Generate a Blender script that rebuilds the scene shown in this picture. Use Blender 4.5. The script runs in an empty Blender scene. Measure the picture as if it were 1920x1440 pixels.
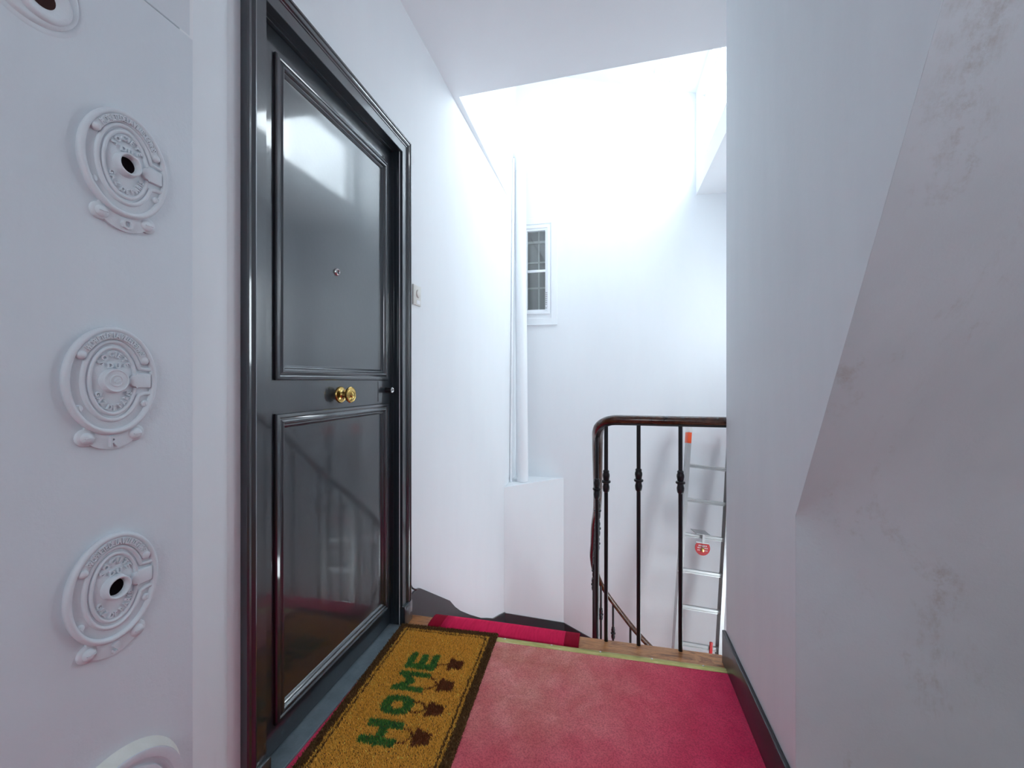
import bpy, bmesh, math, random
from mathutils import Vector, Matrix
random.seed(7)
PI = math.pi
scene = bpy.context.scene
C = scene.collection

# ------------------------------------------------------------------ camera
THETA = math.atan(180 / 800)             # the camera looks a little to the left of the corridor axis
cam_d = bpy.data.cameras.new('camera')
cam_d.lens = 15.0; cam_d.sensor_width = 36.0; cam_d.shift_y = -6 / 1920; cam_d.clip_start = 0.02
cam = bpy.data.objects.new('camera', cam_d); C.objects.link(cam)
cam.location = (0.92, 0.0, 1.115); cam.rotation_euler = (PI / 2, 0, THETA)
scene.camera = cam

# ------------------------------------------------------------------ sky, daylight, exposure
world = bpy.data.worlds.new('World'); scene.world = world; world.use_nodes = True
wn = world.node_tree
wn.nodes['Background'].inputs[0].default_value = (0.88, 0.945, 1.0, 1)
wn.nodes['Background'].inputs[1].default_value = 13.5
def portal(name, loc, rot, sx, sy):
    l = bpy.data.lights.new(name, 'AREA'); l.shape = 'RECTANGLE'; l.size = sx; l.size_y = sy
    l.cycles.is_portal = True
    o = bpy.data.objects.new(name, l); C.objects.link(o); o.location = loc; o.rotation_euler = rot
portal('clerestory_daylight', (1.79, 3.40, 3.36), (0, PI / 2, 0), 0.72, 1.56)
portal('stair_window_daylight', (2.53, 3.42, 1.70), (0, PI / 2, 0), 0.90, 0.60)
portal('fill_window_daylight', (1.15, -1.69, 1.80), (PI / 2, 0, 0), 0.72, 0.80)  # added fill daylight from behind the camera
portal('lower_fill_window_daylight', (2.53, 2.85, -0.95), (0, PI / 2, 0), 0.90, 0.70)  # added fill daylight for the lower stairwell
vs = scene.view_settings
vs.view_transform = 'Standard'; vs.look = 'None'; vs.gamma = 1.0; vs.use_curve_mapping = False
vs.exposure = 0.25
cy = scene.cycles
cy.max_bounces = 10; cy.diffuse_bounces = 8; cy.glossy_bounces = 3; cy.caustics_reflective = False; cy.caustics_refractive = False; cy.transparent_max_bounces = 12
cy.sample_clamp_indirect = 6.0; cy.use_adaptive_sampling = True; cy.adaptive_threshold = 0.03

# ------------------------------------------------------------------ materials
def mat(name, col, rough=0.5, metal=0.0, spec=0.5, coat=0.0, coat_r=0.05):
    m = bpy.data.materials.new(name); m.use_nodes = True
    b = m.node_tree.nodes['Principled BSDF']
    b.inputs['Base Color'].default_value = (*col, 1); b.inputs['Roughness'].default_value = rough
    b.inputs['Metallic'].default_value = metal; b.inputs['Specular IOR Level'].default_value = spec
    b.inputs['Coat Weight'].default_value = coat; b.inputs['Coat Roughness'].default_value = coat_r
    return m
def nodes_of(m): return m.node_tree.nodes, m.node_tree.links, m.node_tree.nodes['Principled BSDF']
def coords(m, scale=(1, 1, 1), kind='Object', rot=(0, 0, 0)):
    n, l, b = nodes_of(m)
    tc = n.new('ShaderNodeTexCoord'); mp = n.new('ShaderNodeMapping')
    mp.inputs['Scale'].default_value = scale; mp.inputs['Rotation'].default_value = rot
    l.new(tc.outputs[kind], mp.inputs['Vector']); return mp.outputs[0]
def noise(m, vec, scale, detail=4, rough=0.55, dist=0.0):
    n, l, b = nodes_of(m)
    t = n.new('ShaderNodeTexNoise'); t.inputs['Scale'].default_value = scale
    t.inputs['Detail'].default_value = detail; t.inputs['Roughness'].default_value = rough; t.inputs['Distortion'].default_value = dist
    l.new(vec, t.inputs['Vector']); return t.outputs['Fac']
def ramp(m, fac, stops):
    n, l, b = nodes_of(m)
    r = n.new('ShaderNodeValToRGB')
    e = r.color_ramp.elements
    while len(e) < len(stops): e.new(0.5)
    for k, (p, c) in enumerate(stops):
        e[k].position = p; e[k].color = (*c, 1) if len(c) == 3 else c
    l.new(fac, r.inputs[0]); return r.outputs[0]
def mix(m, fac, a, bcol):
    n, l, b = nodes_of(m)
    x = n.new('ShaderNodeMix'); x.data_type = 'RGBA'
    for inp, v in ((x.inputs[0], fac), (x.inputs[6], a), (x.inputs[7], bcol)):
        if isinstance(v, bpy.types.NodeSocket): l.new(v, inp)
        elif isinstance(v, tuple): inp.default_value = (*v, 1)
        else: inp.default_value = v
    return x.outputs[2]
def math_n(m, op, a, bv):
    n, l, b = nodes_of(m)
    x = n.new('ShaderNodeMath'); x.operation = op; x.use_clamp = True
    for inp, v in ((x.inputs[0], a), (x.inputs[1], bv)):
        if isinstance(v, bpy.types.NodeSocket): l.new(v, inp)
        else: inp.default_value = v
    return x.outputs[0]
def set_col(m, sock): m.node_tree.links.new(sock, nodes_of(m)[2].inputs['Base Color'])
def bump(m, fac, strength=0.2, dist=0.005):
    n, l, b = nodes_of(m)
    bp = n.new('ShaderNodeBump'); bp.inputs['Strength'].default_value = strength; bp.inputs['Distance'].default_value = dist
    prev = b.inputs['Normal'].links
    if prev: l.new(prev[0].from_socket, bp.inputs['Normal'])
    l.new(fac, bp.inputs['Height']); l.new(bp.outputs[0], b.inputs['Normal'])

def plaster(name, c1, c2, streak=(2.0, 2.0, 0.5), bumpy=0.25, rough=0.62, grain=90):
    m = mat(name, c1, rough, spec=0.25)
    v = coords(m, streak, 'Object'); f = noise(m, v, 2.2, 6, 0.6)
    set_col(m, ramp(m, f, [(0.30, c2), (0.70, c1)]))
    v2 = coords(m, (1, 1, 1), 'Object')
    bump(m, noise(m, v2, grain, 3, 0.6), bumpy * 0.5, 0.0012)
    bump(m, noise(m, v2, 7, 4, 0.5), bumpy, 0.006)
    return m
M = {}
M['wall'] = plaster('white_wall_paint', (0.855, 0.878, 0.90), (0.83, 0.853, 0.878))
M['duct'] = plaster('shade_toned_casing_paint', (0.725, 0.77, 0.81), (0.675, 0.72, 0.765), (2, 2, 0.3), 0.75, 0.42, 170)  # greyer than the walls: shading toned in so the splayed return reads as lit
M['side'] = plaster('brushed_white_plaster', (0.86, 0.91, 0.935), (0.815, 0.868, 0.897), (3.2, 3.2, 0.6), 0.3)
M['ceil'] = plaster('white_ceiling_paint', (0.85, 0.865, 0.89), (0.83, 0.845, 0.87), (1, 1, 1), 0.12)
M['trimw'] = mat('white_gloss_paint', (0.85, 0.868, 0.895), 0.35)
# old stained plaster under the stair
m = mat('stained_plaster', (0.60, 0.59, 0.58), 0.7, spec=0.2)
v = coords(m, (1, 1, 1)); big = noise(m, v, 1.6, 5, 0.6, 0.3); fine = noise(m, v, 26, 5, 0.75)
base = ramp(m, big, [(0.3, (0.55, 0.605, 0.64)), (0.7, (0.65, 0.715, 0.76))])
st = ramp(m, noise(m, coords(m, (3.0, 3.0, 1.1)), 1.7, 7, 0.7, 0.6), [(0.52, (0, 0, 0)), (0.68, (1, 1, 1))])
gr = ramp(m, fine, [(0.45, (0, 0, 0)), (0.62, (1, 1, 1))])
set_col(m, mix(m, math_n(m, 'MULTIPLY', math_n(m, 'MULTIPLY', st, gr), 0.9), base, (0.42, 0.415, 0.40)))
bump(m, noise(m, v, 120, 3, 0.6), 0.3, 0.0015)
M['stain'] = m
# glossy charcoal blue door paint with brush marks
m = mat('charcoal_gloss_paint', (0.017, 0.024, 0.032), 0.30, spec=0.5, coat=0.9, coat_r=0.065)
m.node_tree.nodes['Principled BSDF'].inputs['Coat IOR'].default_value = 1.65
v = coords(m, (60, 60, 1.2)); f = noise(m, v, 1.0, 3, 0.5); bump(m, f, 0.10, 0.002)
bump(m, noise(m, coords(m), 9, 2, 0.5), 0.07, 0.004)
M['door'] = m
m = mat('charcoal_skirting_paint', (0.040, 0.042, 0.048), 0.28, spec=0.5)
bump(m, noise(m, coords(m), 25, 3), 0.1, 0.003); M['skirt'] = m
m = mat('grey_threshold_paint', (0.15, 0.19, 0.22), 0.5)
set_col(m, ramp(m, noise(m, coords(m), 18, 6, 0.7), [(0.3, (0.11, 0.145, 0.17)), (0.65, (0.175, 0.22, 0.25)), (0.8, (0.25, 0.29, 0.31))]))
bump(m, noise(m, coords(m), 60, 3), 0.2, 0.002); M['thresh'] = m
m = mat('brass', (0.62, 0.42, 0.13), 0.22, 1.0)
set_col(m, ramp(m, noise(m, coords(m), 60, 3), [(0.3, (0.50, 0.33, 0.09)), (0.7, (0.68, 0.48, 0.17))])); M['brass'] = m
m = mat('worn_brass_strip', (0.52, 0.47, 0.19), 0.42, 0.65)
set_col(m, ramp(m, noise(m, coords(m, (3, 30, 30)), 3, 6, 0.7), [(0.35, (0.33, 0.30, 0.09)), (0.55, (0.45, 0.39, 0.14)), (0.75, (0.72, 0.64, 0.40))]))
M['strip'] = m
M['chrome'] = mat('nickel', (0.62, 0.62, 0.63), 0.2, 1.0)
M['steel'] = mat('screw_steel', (0.70, 0.69, 0.66), 0.3, 0.9)
m = mat('black_iron', (0.010, 0.010, 0.013), 0.38, spec=0.5); bump(m, noise(m, coords(m), 60, 3), 0.15, 0.002); M['iron'] = m
m = mat('dark_varnished_wood', (0.045, 0.017, 0.010), 0.25, spec=0.5, coat=0.3)
set_col(m, ramp(m, noise(m, coords(m, (6, 6, 6)), 5, 5, 0.6), [(0.3, (0.026, 0.010, 0.007)), (0.7, (0.12, 0.042, 0.018))])); M['railwood'] = m
# oak boards
m = mat('worn_oak', (0.32, 0.15, 0.06), 0.45)
vg = coords(m, (2.2, 11, 11)); g = noise(m, vg, 2.4, 6, 0.65, 1.6); ln = noise(m, coords(m, (4, 60, 60)), 2.5, 5, 0.7, 0.8)
c = ramp(m, g, [(0.30, (0.13, 0.04, 0.014)), (0.44, (0.48, 0.19, 0.06)), (0.52, (0.60, 0.27, 0.10)), (0.60, (0.30, 0.10, 0.035)), (0.75, (0.52, 0.22, 0.08))])
set_col(m, mix(m, ramp(m, ln, [(0.45, (0, 0, 0)), (0.7, (0.7, 0.7, 0.7))]), c, (0.16, 0.055, 0.022)))
bump(m, ln, 0.2, 0.002); M['oak'] = m
# crimson carpet, worn and faded in the middle of the landing
m = mat('worn_crimson_carpet', (0.45, 0.02, 0.07), 0.95, spec=0.1)
v = coords(m, (1, 1, 1)); n_, l_, b_ = nodes_of(m)
def blob(cx, cyy, r0, r1, sx=1.0, sy=1.0):
    mp = n_.new('ShaderNodeMapping'); mp.inputs['Location'].default_value = (-cx * sx, -cyy * sy, 0); mp.inputs['Scale'].default_value = (sx, sy, 0)
    tc = n_.new('ShaderNodeTexCoord'); l_.new(tc.outputs['Object'], mp.inputs['Vector'])
    ln = n_.new('ShaderNodeVectorMath'); ln.operation = 'LENGTH'; l_.new(mp.outputs[0], ln.inputs[0])
    mr = n_.new('ShaderNodeMapRange'); mr.interpolation_type = 'SMOOTHSTEP'
    mr.inputs[1].default_value = r0; mr.inputs[2].default_value = r1; mr.inputs[3].default_value = 1; mr.inputs[4].default_value = 0
    l_.new(ln.outputs['Value'], mr.inputs[0]); return mr.outputs[0]
w1 = blob(0.58, 1.72, 0.05, 0.80, 1.0, 0.85)
w2 = noise(m, v, 5.5, 5, 0.65)
wear = math_n(m, 'MULTIPLY', w1, ramp(m, w2, [(0.25, (0.55, 0.55, 0.55)), (0.65, (1, 1, 1))]))
red = ramp(m, noise(m, v, 9, 6, 0.7), [(0.3, (0.74, 0.035, 0.115)), (0.7, (0.88, 0.075, 0.17))])
faded = ramp(m, noise(m, v, 7, 5, 0.6, 0.5), [(0.35, (0.70, 0.27, 0.20)), (0.65, (0.95, 0.46, 0.38))])
colr = mix(m, wear, red, faded)
pile = noise(m, v, 210, 3, 0.8)
colr2 = mix(m, ramp(m, pile, [(0.36, (0.5, 0.5, 0.5)), (0.58, (0, 0, 0))]), colr, (0.30, 0.03, 0.05))
set_col(m, colr2); bump(m, pile, 0.7, 0.003); bump(m, w2, 0.3, 0.004)
M['carpet'] = m
def pilecol(name, a, bcol):
    m = mat(name, a, 0.95, spec=0.1); v = coords(m)
    set_col(m, ramp(m, noise(m, coords(m, (40, 6, 6)), 3, 4, 0.6), [(0.3, bcol), (0.7, a)])); bump(m, noise(m, v, 300, 2, 0.7), 0.5, 0.003); return m
M['runner'] = pilecol('crimson_runner', (0.78, 0.022, 0.10), (0.66, 0.015, 0.075))
M['runnerdark'] = pilecol('dark_red_border', (0.33, 0.006, 0.028), (0.26, 0.004, 0.02))
def fibre(name, a, bcol):
    m = mat(name, a, 0.85, spec=0.2); n, l, b = nodes_of(m)
    at = n.new('ShaderNodeAttribute'); at.attribute_name = 'tint'
    set_col(m, ramp(m, at.outputs['Fac'], [(0.0, bcol), (0.85, a), (1.0, tuple(min(1, k * 1.5 + 0.04) for k in a))])); return m
M['coir'] = fibre('tan_coir', (0.98, 0.56, 0.10), (0.66, 0.34, 0.05))
M['coirbrown'] = fibre('brown_coir', (0.19, 0.095, 0.035), (0.075, 0.034, 0.013))
M['coirgreen'] = fibre('green_coir', (0.13, 0.33, 0.055), (0.02, 0.10, 0.055))
M['coirpot'] = fibre('red_brown_coir', (0.24, 0.075, 0.028), (0.11, 0.033, 0.014))
M['rubber'] = mat('mat_backing', (0.16, 0.08, 0.02), 0.9)
m = mat('ladder_aluminium', (0.50, 0.50, 0.50), 0.42, 0.8); bump(m, noise(m, coords(m, (1, 1, 1)), 40, 3), 0.05, 0.002); M['alu'] = m
M['orange'] = mat('orange_plastic', (0.80, 0.09, 0.02), 0.4)
M['clear'] = mat('translucent_plastic', (0.75, 0.76, 0.76), 0.3)
M['redplastic'] = mat('red_plastic', (0.55, 0.02, 0.025), 0.4)
M['whiteprint'] = mat('white_print', (0.75, 0.72, 0.70), 0.6)
M['hole'] = mat('dark_void', (0.010, 0.006, 0.008), 0.9, spec=0.1)
M['rust'] = mat('rusty_pipe_mouth', (0.035, 0.008, 0.007), 0.9)
M['ivory'] = mat('ivory_plastic', (0.70, 0.69, 0.64), 0.4)
M['frost'] = mat('frosted_pane', (0.24, 0.23, 0.215), 0.5)
M['muntin'] = mat('beige_muntin', (0.55, 0.54, 0.52), 0.5)
M['oldputty'] = plaster('flaking_cream_paint', (0.80, 0.80, 0.76), (0.66, 0.66, 0.60), (6, 6, 6), 0.5)
def glassmat(name, refl):
    m = bpy.data.materials.new(name); m.use_nodes = True; n = m.node_tree.nodes; l = m.node_tree.links
    n.remove(n['Principled BSDF'])
    t = n.new('ShaderNodeBsdfTransparent'); t.inputs[0].default_value = (0.93, 0.95, 0.95, 1)
    g = n.new('ShaderNodeBsdfGlossy'); g.inputs['Roughness'].default_value = 0.02
    x = n.new('ShaderNodeMixShader'); x.inputs[0].default_value = refl
    l.new(t.outputs[0], x.inputs[1]); l.new(g.outputs[0], x.inputs[2]); l.new(x.outputs[0], n['Material Output'].inputs[0]); return m
M['glass'] = glassmat('window_glass', 0.08)

# ------------------------------------------------------------------ mesh helpers
def link(name, bm, material, parent=None, smooth=None):
    me = bpy.data.meshes.new(name); bmesh.ops.recalc_face_normals(bm, faces=bm.faces[:]); bm.to_mesh(me); bm.free()
    me.materials.append(M[material] if isinstance(material, str) else material)
    if smooth is not None:
        for p in me.polygons: p.use_smooth = True
        if smooth < 179: me.set_sharp_from_angle(angle=math.radians(smooth))
    o = bpy.data.objects.new(name, me); C.objects.link(o)
    if parent: o.parent = parent
    return o
def empty(name, loc=(0, 0, 0), rot=(0, 0, 0)):
    o = bpy.data.objects.new(name, None); o.empty_display_size = 0.05; C.objects.link(o); o.location = loc; o.rotation_euler = rot; return o
def tag(o, label, cat, group=None):
    o['label'] = label; o['category'] = cat
    if group: o['group'] = group
    return o
def struct(o, label=None):
    o['kind'] = 'structure'
    if label: o['label'] = label
    return o
def box(bm, x0, x1, y0, y1, z0, z1):
    v = [bm.verts.new(p) for p in ((x0, y0, z0), (x1, y0, z0), (x1, y1, z0), (x0, y1, z0), (x0, y0, z1), (x1, y0, z1), (x1, y1, z1), (x0, y1, z1))]
    return [bm.faces.new([v[i] for i in q]) for q in ((3, 2, 1, 0), (4, 5, 6, 7), (0, 1, 5, 4), (1, 2, 6, 5), (2, 3, 7, 6), (3, 0, 4, 7))]
def boxes(*bs, bevel=0, seg=2):
    bm = bmesh.new()
    for b in bs: box(bm, *b)
    if bevel: bmesh.ops.bevel(bm, geom=bm.edges[:], offset=bevel, segments=seg, affect='EDGES', profile=0.5)
    return bm
def prism(bm, pts, lo, hi, axis='z'):
    """extrude a polygon of 2-D points; axis gives the extrusion direction"""
    def P(a, b, h): return {'z': (a, b, h), 'x': (h, a, b), 'y': (a, h, b)}[axis]
    a = [bm.verts.new(P(p[0], p[1], lo)) for p in pts]; b = [bm.verts.new(P(p[0], p[1], hi)) for p in pts]
    n = len(pts)
    bm.faces.new(a[::-1]); bm.faces.new(b)
    for i in range(n): bm.faces.new((a[i], a[(i + 1) % n], b[(i + 1) % n], b[i]))
def lathe(bm, prof, seg=24, axis='z', org=(0, 0, 0), sx=1.0, sy=1.0):
    """revolve (radius, height) pairs"""
    rings = []
    for r, h in prof:
        ring = []
        if r < 1e-6:
            ring = [bm.verts.new(_ax(axis, 0, 0, h, org))]
        else:
            for k in range(seg):
                t = 2 * PI * k / seg
                ring.append(bm.verts.new(_ax(axis, r * math.cos(t) * sx, r * math.sin(t) * sy, h, org)))
        rings.append(ring)
    for A, B in zip(rings, rings[1:]):
        for k in range(seg):
            k2 = (k + 1) % seg
            if len(A) == 1 and len(B) == 1: continue
            if len(A) == 1: bm.faces.new((A[0], B[k2], B[k]))
            elif len(B) == 1: bm.faces.new((A[k], A[k2], B[0]))
            else: bm.faces.new((A[k], A[k2], B[k2], B[k]))
def _ax(axis, a, b, h, o):
    p = {'z': (a, b, h), 'x': (h, a, b), 'y': (a, h, b)}[axis]
    return (p[0] + o[0], p[1] + o[1], p[2] + o[2])
def sweep(bm, pts, sec, closed=False, up=Vector((0, 0, 1))):
    """sweep a closed section (list of (side, up)) along pts"""
    pts = [Vector(p) for p in pts]; n = len(pts); rings = []
    for i, p in enumerate(pts):
        if closed: t = (pts[(i + 1) % n] - pts[i - 1]).normalized()
        else: t = (pts[min(i + 1, n - 1)] - pts[max(i - 1, 0)]).normalized()
        s = t.cross(up)
        s = s.normalized() if s.length > 1e-5 else Vector((1, 0, 0))
        u = s.cross(t).normalized()
        rings.append([bm.verts.new(p + s * a + u * b) for a, b in sec])
    m = len(sec)
    for i in range(n if closed else n - 1):
        A, B = rings[i], rings[(i + 1) % n]
        for k in range(m): bm.faces.new((A[k], A[(k + 1) % m], B[(k + 1) % m], B[k]))
    if not closed: bm.faces.new(rings[0][::-1]); bm.faces.new(rings[-1])
def circ(r, n=10, sx=1.0, sy=1.0): return [(r * sx * math.cos(2 * PI * k / n), r * sy * math.sin(2 * PI * k / n)) for k in range(n)]
def catmull(P, per=6):
    P = [Vector(p) for p in P]; out = []
    for i in range(len(P) - 1):
        p0, p1, p2, p3 = P[max(i - 1, 0)], P[i], P[i + 1], P[min(i + 2, len(P) - 1)]
        for k in range(per):
            t = k / per
            out.append(0.5 * ((2 * p1) + (p2 - p0) * t + (2 * p0 - 5 * p1 + 4 * p2 - p3) * t * t + (3 * p1 - p0 - 3 * p2 + p3) * t ** 3))
    out.append(P[-1]); return out
def frame_moulding(bm, a0, a1, b0, b1, prof, open_bottom=False):
    """mitred moulding round a rectangle in local (a,b); prof = (inset from the outer edge, height)"""
    rows = []
    for w, h in prof:
        if open_bottom: rows.append([(a0 + w, b0, h), (a0 + w, b1 - w, h), (a1 - w, b1 - w, h), (a1 - w, b0, h)])
        else: rows.append([(a0 + w, b0 + w, h), (a0 + w, b1 - w, h), (a1 - w, b1 - w, h), (a1 - w, b0 + w, h)])
    V = [[bm.verts.new(p) for p in r] for r in rows]
    for A, B in zip(V, V[1:]):
        for k in range(3 if open_bottom else 4): bm.faces.new((A[k], A[(k + 1) % 4], B[(k + 1) % 4], B[k]))
    if open_bottom:
        for k in (0, 3): bm.faces.new([r[k] for r in V])
def copy_tree(o, parent=None):
    c = o.copy(); C.objects.link(c); c.parent = parent
    for ch in list(o.children): copy_tree(ch, c)
    return c
# letters as meshes
_glyph = {}
def glyph(ch):
    if ch not in _glyph:
        cu = bpy.data.curves.new('glyph', 'FONT'); cu.body = ch; cu.size = 1; cu.extrude = 0.5; cu.resolution_u = 2; cu.align_x = 'CENTER'; cu.offset = 0.028
        o = bpy.data.objects.new('glyph', cu); C.objects.link(o)
        bpy.context.view_layer.update()
        me = o.evaluated_get(bpy.context.evaluated_depsgraph_get()).to_mesh()
        vs_ = [v.co.copy() for v in me.vertices]; fs = [tuple(p.vertices) for p in me.polygons]
        w = (max(v.x for v in vs_) - min(v.x for v in vs_)) if vs_ else 0.3
        cx = (max(v.x for v in vs_) + min(v.x for v in vs_)) / 2 if vs_ else 0
        for v in vs_: v.x -= cx
        o.evaluated_get(bpy.context.evaluated_depsgraph_get()).to_mesh_clear()
        bpy.data.objects.remove(o); bpy.data.curves.remove(cu)
        _glyph[ch] = (vs_, fs, w)
    return _glyph[ch]
def put_glyph(bm, ch, x, y, ang, size, z0, h, wide=1.0):
    vs_, fs, w = glyph(ch)
    ca, sa = math.cos(ang), math.sin(ang)
    V = []
    for v in vs_:
        a = v.x * size * wide; b = (v.y - 0.35) * size
        V.append(bm.verts.new((x + a * ca - b * sa, y + a * sa + b * ca, z0 + (v.z + 0.5) * h)))
    for f in fs:
        try: bm.faces.new([V[i] for i in f])
        except ValueError: pass

WALLROT = (PI / 2, 0, PI / 2)        # local x -> +y, local y -> +z, local z -> +x  (things on the door wall)
FARROT = (PI / 2, 0, 0)              # local x -> +x, local y -> +z, local z -> -y  (things on the far wall)

# ------------------------------------------------------------------ the setting
CEIL = 2.842
EDGE = 1.885          # where the landing drops to the stair
RX = 1.375            # right wall
# walls
struct(link('wall_left', boxes((-0.16, 0, -1.7, 0.987, -0.2, 4.7), (-0.16, 0, 1.771, 4.4, -3.0, 4.7), (-0.16, 0, 0.987, 1.771, 2.155, 4.7), (-0.16, -0.11, 0.9, 1.85, -0.2, 2.2)), 'wall'),
       'white painted wall holding the dark door')
# boxed-in gas riser on the left, with a splayed return towards the door
def riser(x, y, z0, z1):
    bm = bmesh.new(); prism(bm, [(-0.02, -1.7), (x, -1.7), (x, y), (x - 0.03, y + 0.002), (-0.02, y + 0.002)], z0, z1, 'z')
    es = [e for e in bm.edges if all(abs(v.co.x - x) < 1e-4 and abs(v.co.y - y) < 1e-4 for v in e.verts) or all(abs(v.co.z - (z1 if z0 < 1 else z0)) < 1e-4 and abs(v.co.x - x) < 1e-4 for v in e.verts)]
    bmesh.ops.bevel(bm, geom=es, offset=0.003, segments=3, affect='EDGES', profile=0.5); return bm
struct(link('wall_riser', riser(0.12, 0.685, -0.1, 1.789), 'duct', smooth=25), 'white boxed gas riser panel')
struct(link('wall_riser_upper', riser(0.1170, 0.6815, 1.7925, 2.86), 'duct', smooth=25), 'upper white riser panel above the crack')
bm = bmesh.new(); prism(bm, [(-0.01, 0.66), (0.1165, 0.66), (0.1165, 0.687), (0.001, 0.8744), (-0.01, 0.8744)], -0.1, 2.855, 'z')
struct(link('trim_1', bm, 'wall'), 'splayed white plaster return between the riser panel and the door casing')
# far wall with a window hole, lower part slightly proud
FY = 4.25
WX0, WX1, WZ0, WZ1 = 0.075, 0.352, 1.785, 2.672
bm = boxes((-0.1, WX0, FY, FY + 0.2, -3, CEIL), (WX1, 2.6, FY, FY + 0.2, -3, CEIL), (WX0, WX1, FY, FY + 0.2, -3, WZ0), (WX0, WX1, FY, FY + 0.2, WZ1, CEIL), (-0.1, 2.6, FY + 0.012, FY + 0.2, CEIL, 4.8))
struct(link('wall_far', bm, 'wall'), 'tall white wall at the back of the stairwell')
struct(link('wall_far_right', boxes((2.45, 2.6, 1.82, 3.12, -0.5, 3.0), (2.45, 2.6, 3.72, 4.4, -0.5, 3.0), (2.45, 2.6, 3.12, 3.72, -0.5, 1.25), (2.45, 2.6, 3.12, 3.72, 2.15, 3.0), (2.45, 2.6, 1.5, 2.5, -3, -0.5), (2.45, 2.6, 3.2, 4.4, -3, -0.5), (2.45, 2.6, 2.5, 3.2, -3, -1.4)), 'wall'))
w4 = struct(empty('window_4', (2.54, 3.42, 1.70)), 'stair window in the right wall')
link('window_frame', boxes((-0.02, 0.02, -0.30, -0.26, -0.45, 0.45), (-0.02, 0.02, 0.26, 0.30, -0.45, 0.45), (-0.02, 0.02, -0.26, 0.26, -0.45, -0.41), (-0.02, 0.02, -0.26, 0.26, 0.41, 0.45)), 'trimw', w4)
link('pane', boxes((-0.003, 0.003, -0.26, 0.26, -0.41, 0.41)), 'glass', w4)
w5 = struct(empty('fill_window_5', (2.54, 2.85, -0.95)), 'unseen lower window added in the right wall to brighten the stairwell')  # out of view, put in to lift the lower stairwell walls
link('window_frame', boxes((-0.02, 0.02, -0.35, -0.31, -0.45, 0.45), (-0.02, 0.02, 0.31, 0.35, -0.45, 0.45), (-0.02, 0.02, -0.31, 0.31, -0.45, -0.41), (-0.02, 0.02, -0.31, 0.31, 0.41, 0.45)), 'trimw', w5)
link('pane', boxes((-0.003, 0.003, -0.31, 0.31, -0.41, 0.41)), 'glass', w5)
# right wall block and the stained wall with the sloping stair soffit
A, B = (1.19, 0.78), (0.707, 1.644)
sl = (B[0] - A[0]) / (B[1] - A[1])
topy = A[0] + sl * (CEIL - A[1])
bm = bmesh.new()
prism(bm, [(A[0] + 0.001, -0.1), (A[0] + 0.001, A[1]), (topy + 0.001, CEIL + 0.02), (1.826, CEIL + 0.02), (1.826, -0.1)], RX, RX + 0.0004, 'x')
struct(link('wall_right', bm, 'side', smooth=30), 'white plastered wall right of the red carpet')
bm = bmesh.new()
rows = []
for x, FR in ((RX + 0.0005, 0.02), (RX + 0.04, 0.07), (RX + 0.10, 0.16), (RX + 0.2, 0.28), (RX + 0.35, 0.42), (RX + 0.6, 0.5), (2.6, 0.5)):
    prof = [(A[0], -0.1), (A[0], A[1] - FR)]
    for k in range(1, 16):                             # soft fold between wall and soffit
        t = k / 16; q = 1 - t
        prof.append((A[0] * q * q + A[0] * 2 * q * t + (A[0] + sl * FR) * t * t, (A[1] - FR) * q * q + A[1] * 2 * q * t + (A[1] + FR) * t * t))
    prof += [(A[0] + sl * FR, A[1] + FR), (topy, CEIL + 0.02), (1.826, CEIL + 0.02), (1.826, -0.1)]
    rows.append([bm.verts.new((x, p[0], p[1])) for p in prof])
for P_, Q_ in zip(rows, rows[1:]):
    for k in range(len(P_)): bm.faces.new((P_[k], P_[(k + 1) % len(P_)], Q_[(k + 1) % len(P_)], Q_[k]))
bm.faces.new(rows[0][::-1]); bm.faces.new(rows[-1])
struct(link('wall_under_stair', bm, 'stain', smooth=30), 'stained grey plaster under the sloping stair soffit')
# behind the camera: side wall and a wall with an added fill window that brightens the landing
struct(link('wall_alcove', boxes((2.45, 2.6, -1.8, 1.5, -0.1, CEIL)), 'wall'))
struct(link('wall_back', boxes((-0.1, 0.79, -1.8, -1.62, -0.1, 2.9), (1.51, 2.6, -1.8, -1.62, -0.1, 2.9), (0.79, 1.51, -1.8, -1.62, -0.1, 1.40), (0.79, 1.51, -1.8, -1.62, 2.20, 2.9)), 'wall'))
w2 = struct(empty('fill_window_2', (1.15, -1.70, 1.80)), 'unseen window added behind the camera to fill the landing with light')
link('window_frame', boxes((-0.36, -0.32, -0.02, 0.02, -0.40, 0.40), (0.32, 0.36, -0.02, 0.02, -0.40, 0.40), (-0.32, 0.32, -0.02, 0.02, -0.40, -0.36), (-0.32, 0.32, -0.02, 0.02, 0.36, 0.40)), 'trimw', w2)
link('pane', boxes((-0.32, 0.32, -0.003, 0.003, -0.36, 0.36)), 'glass', w2)
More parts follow.
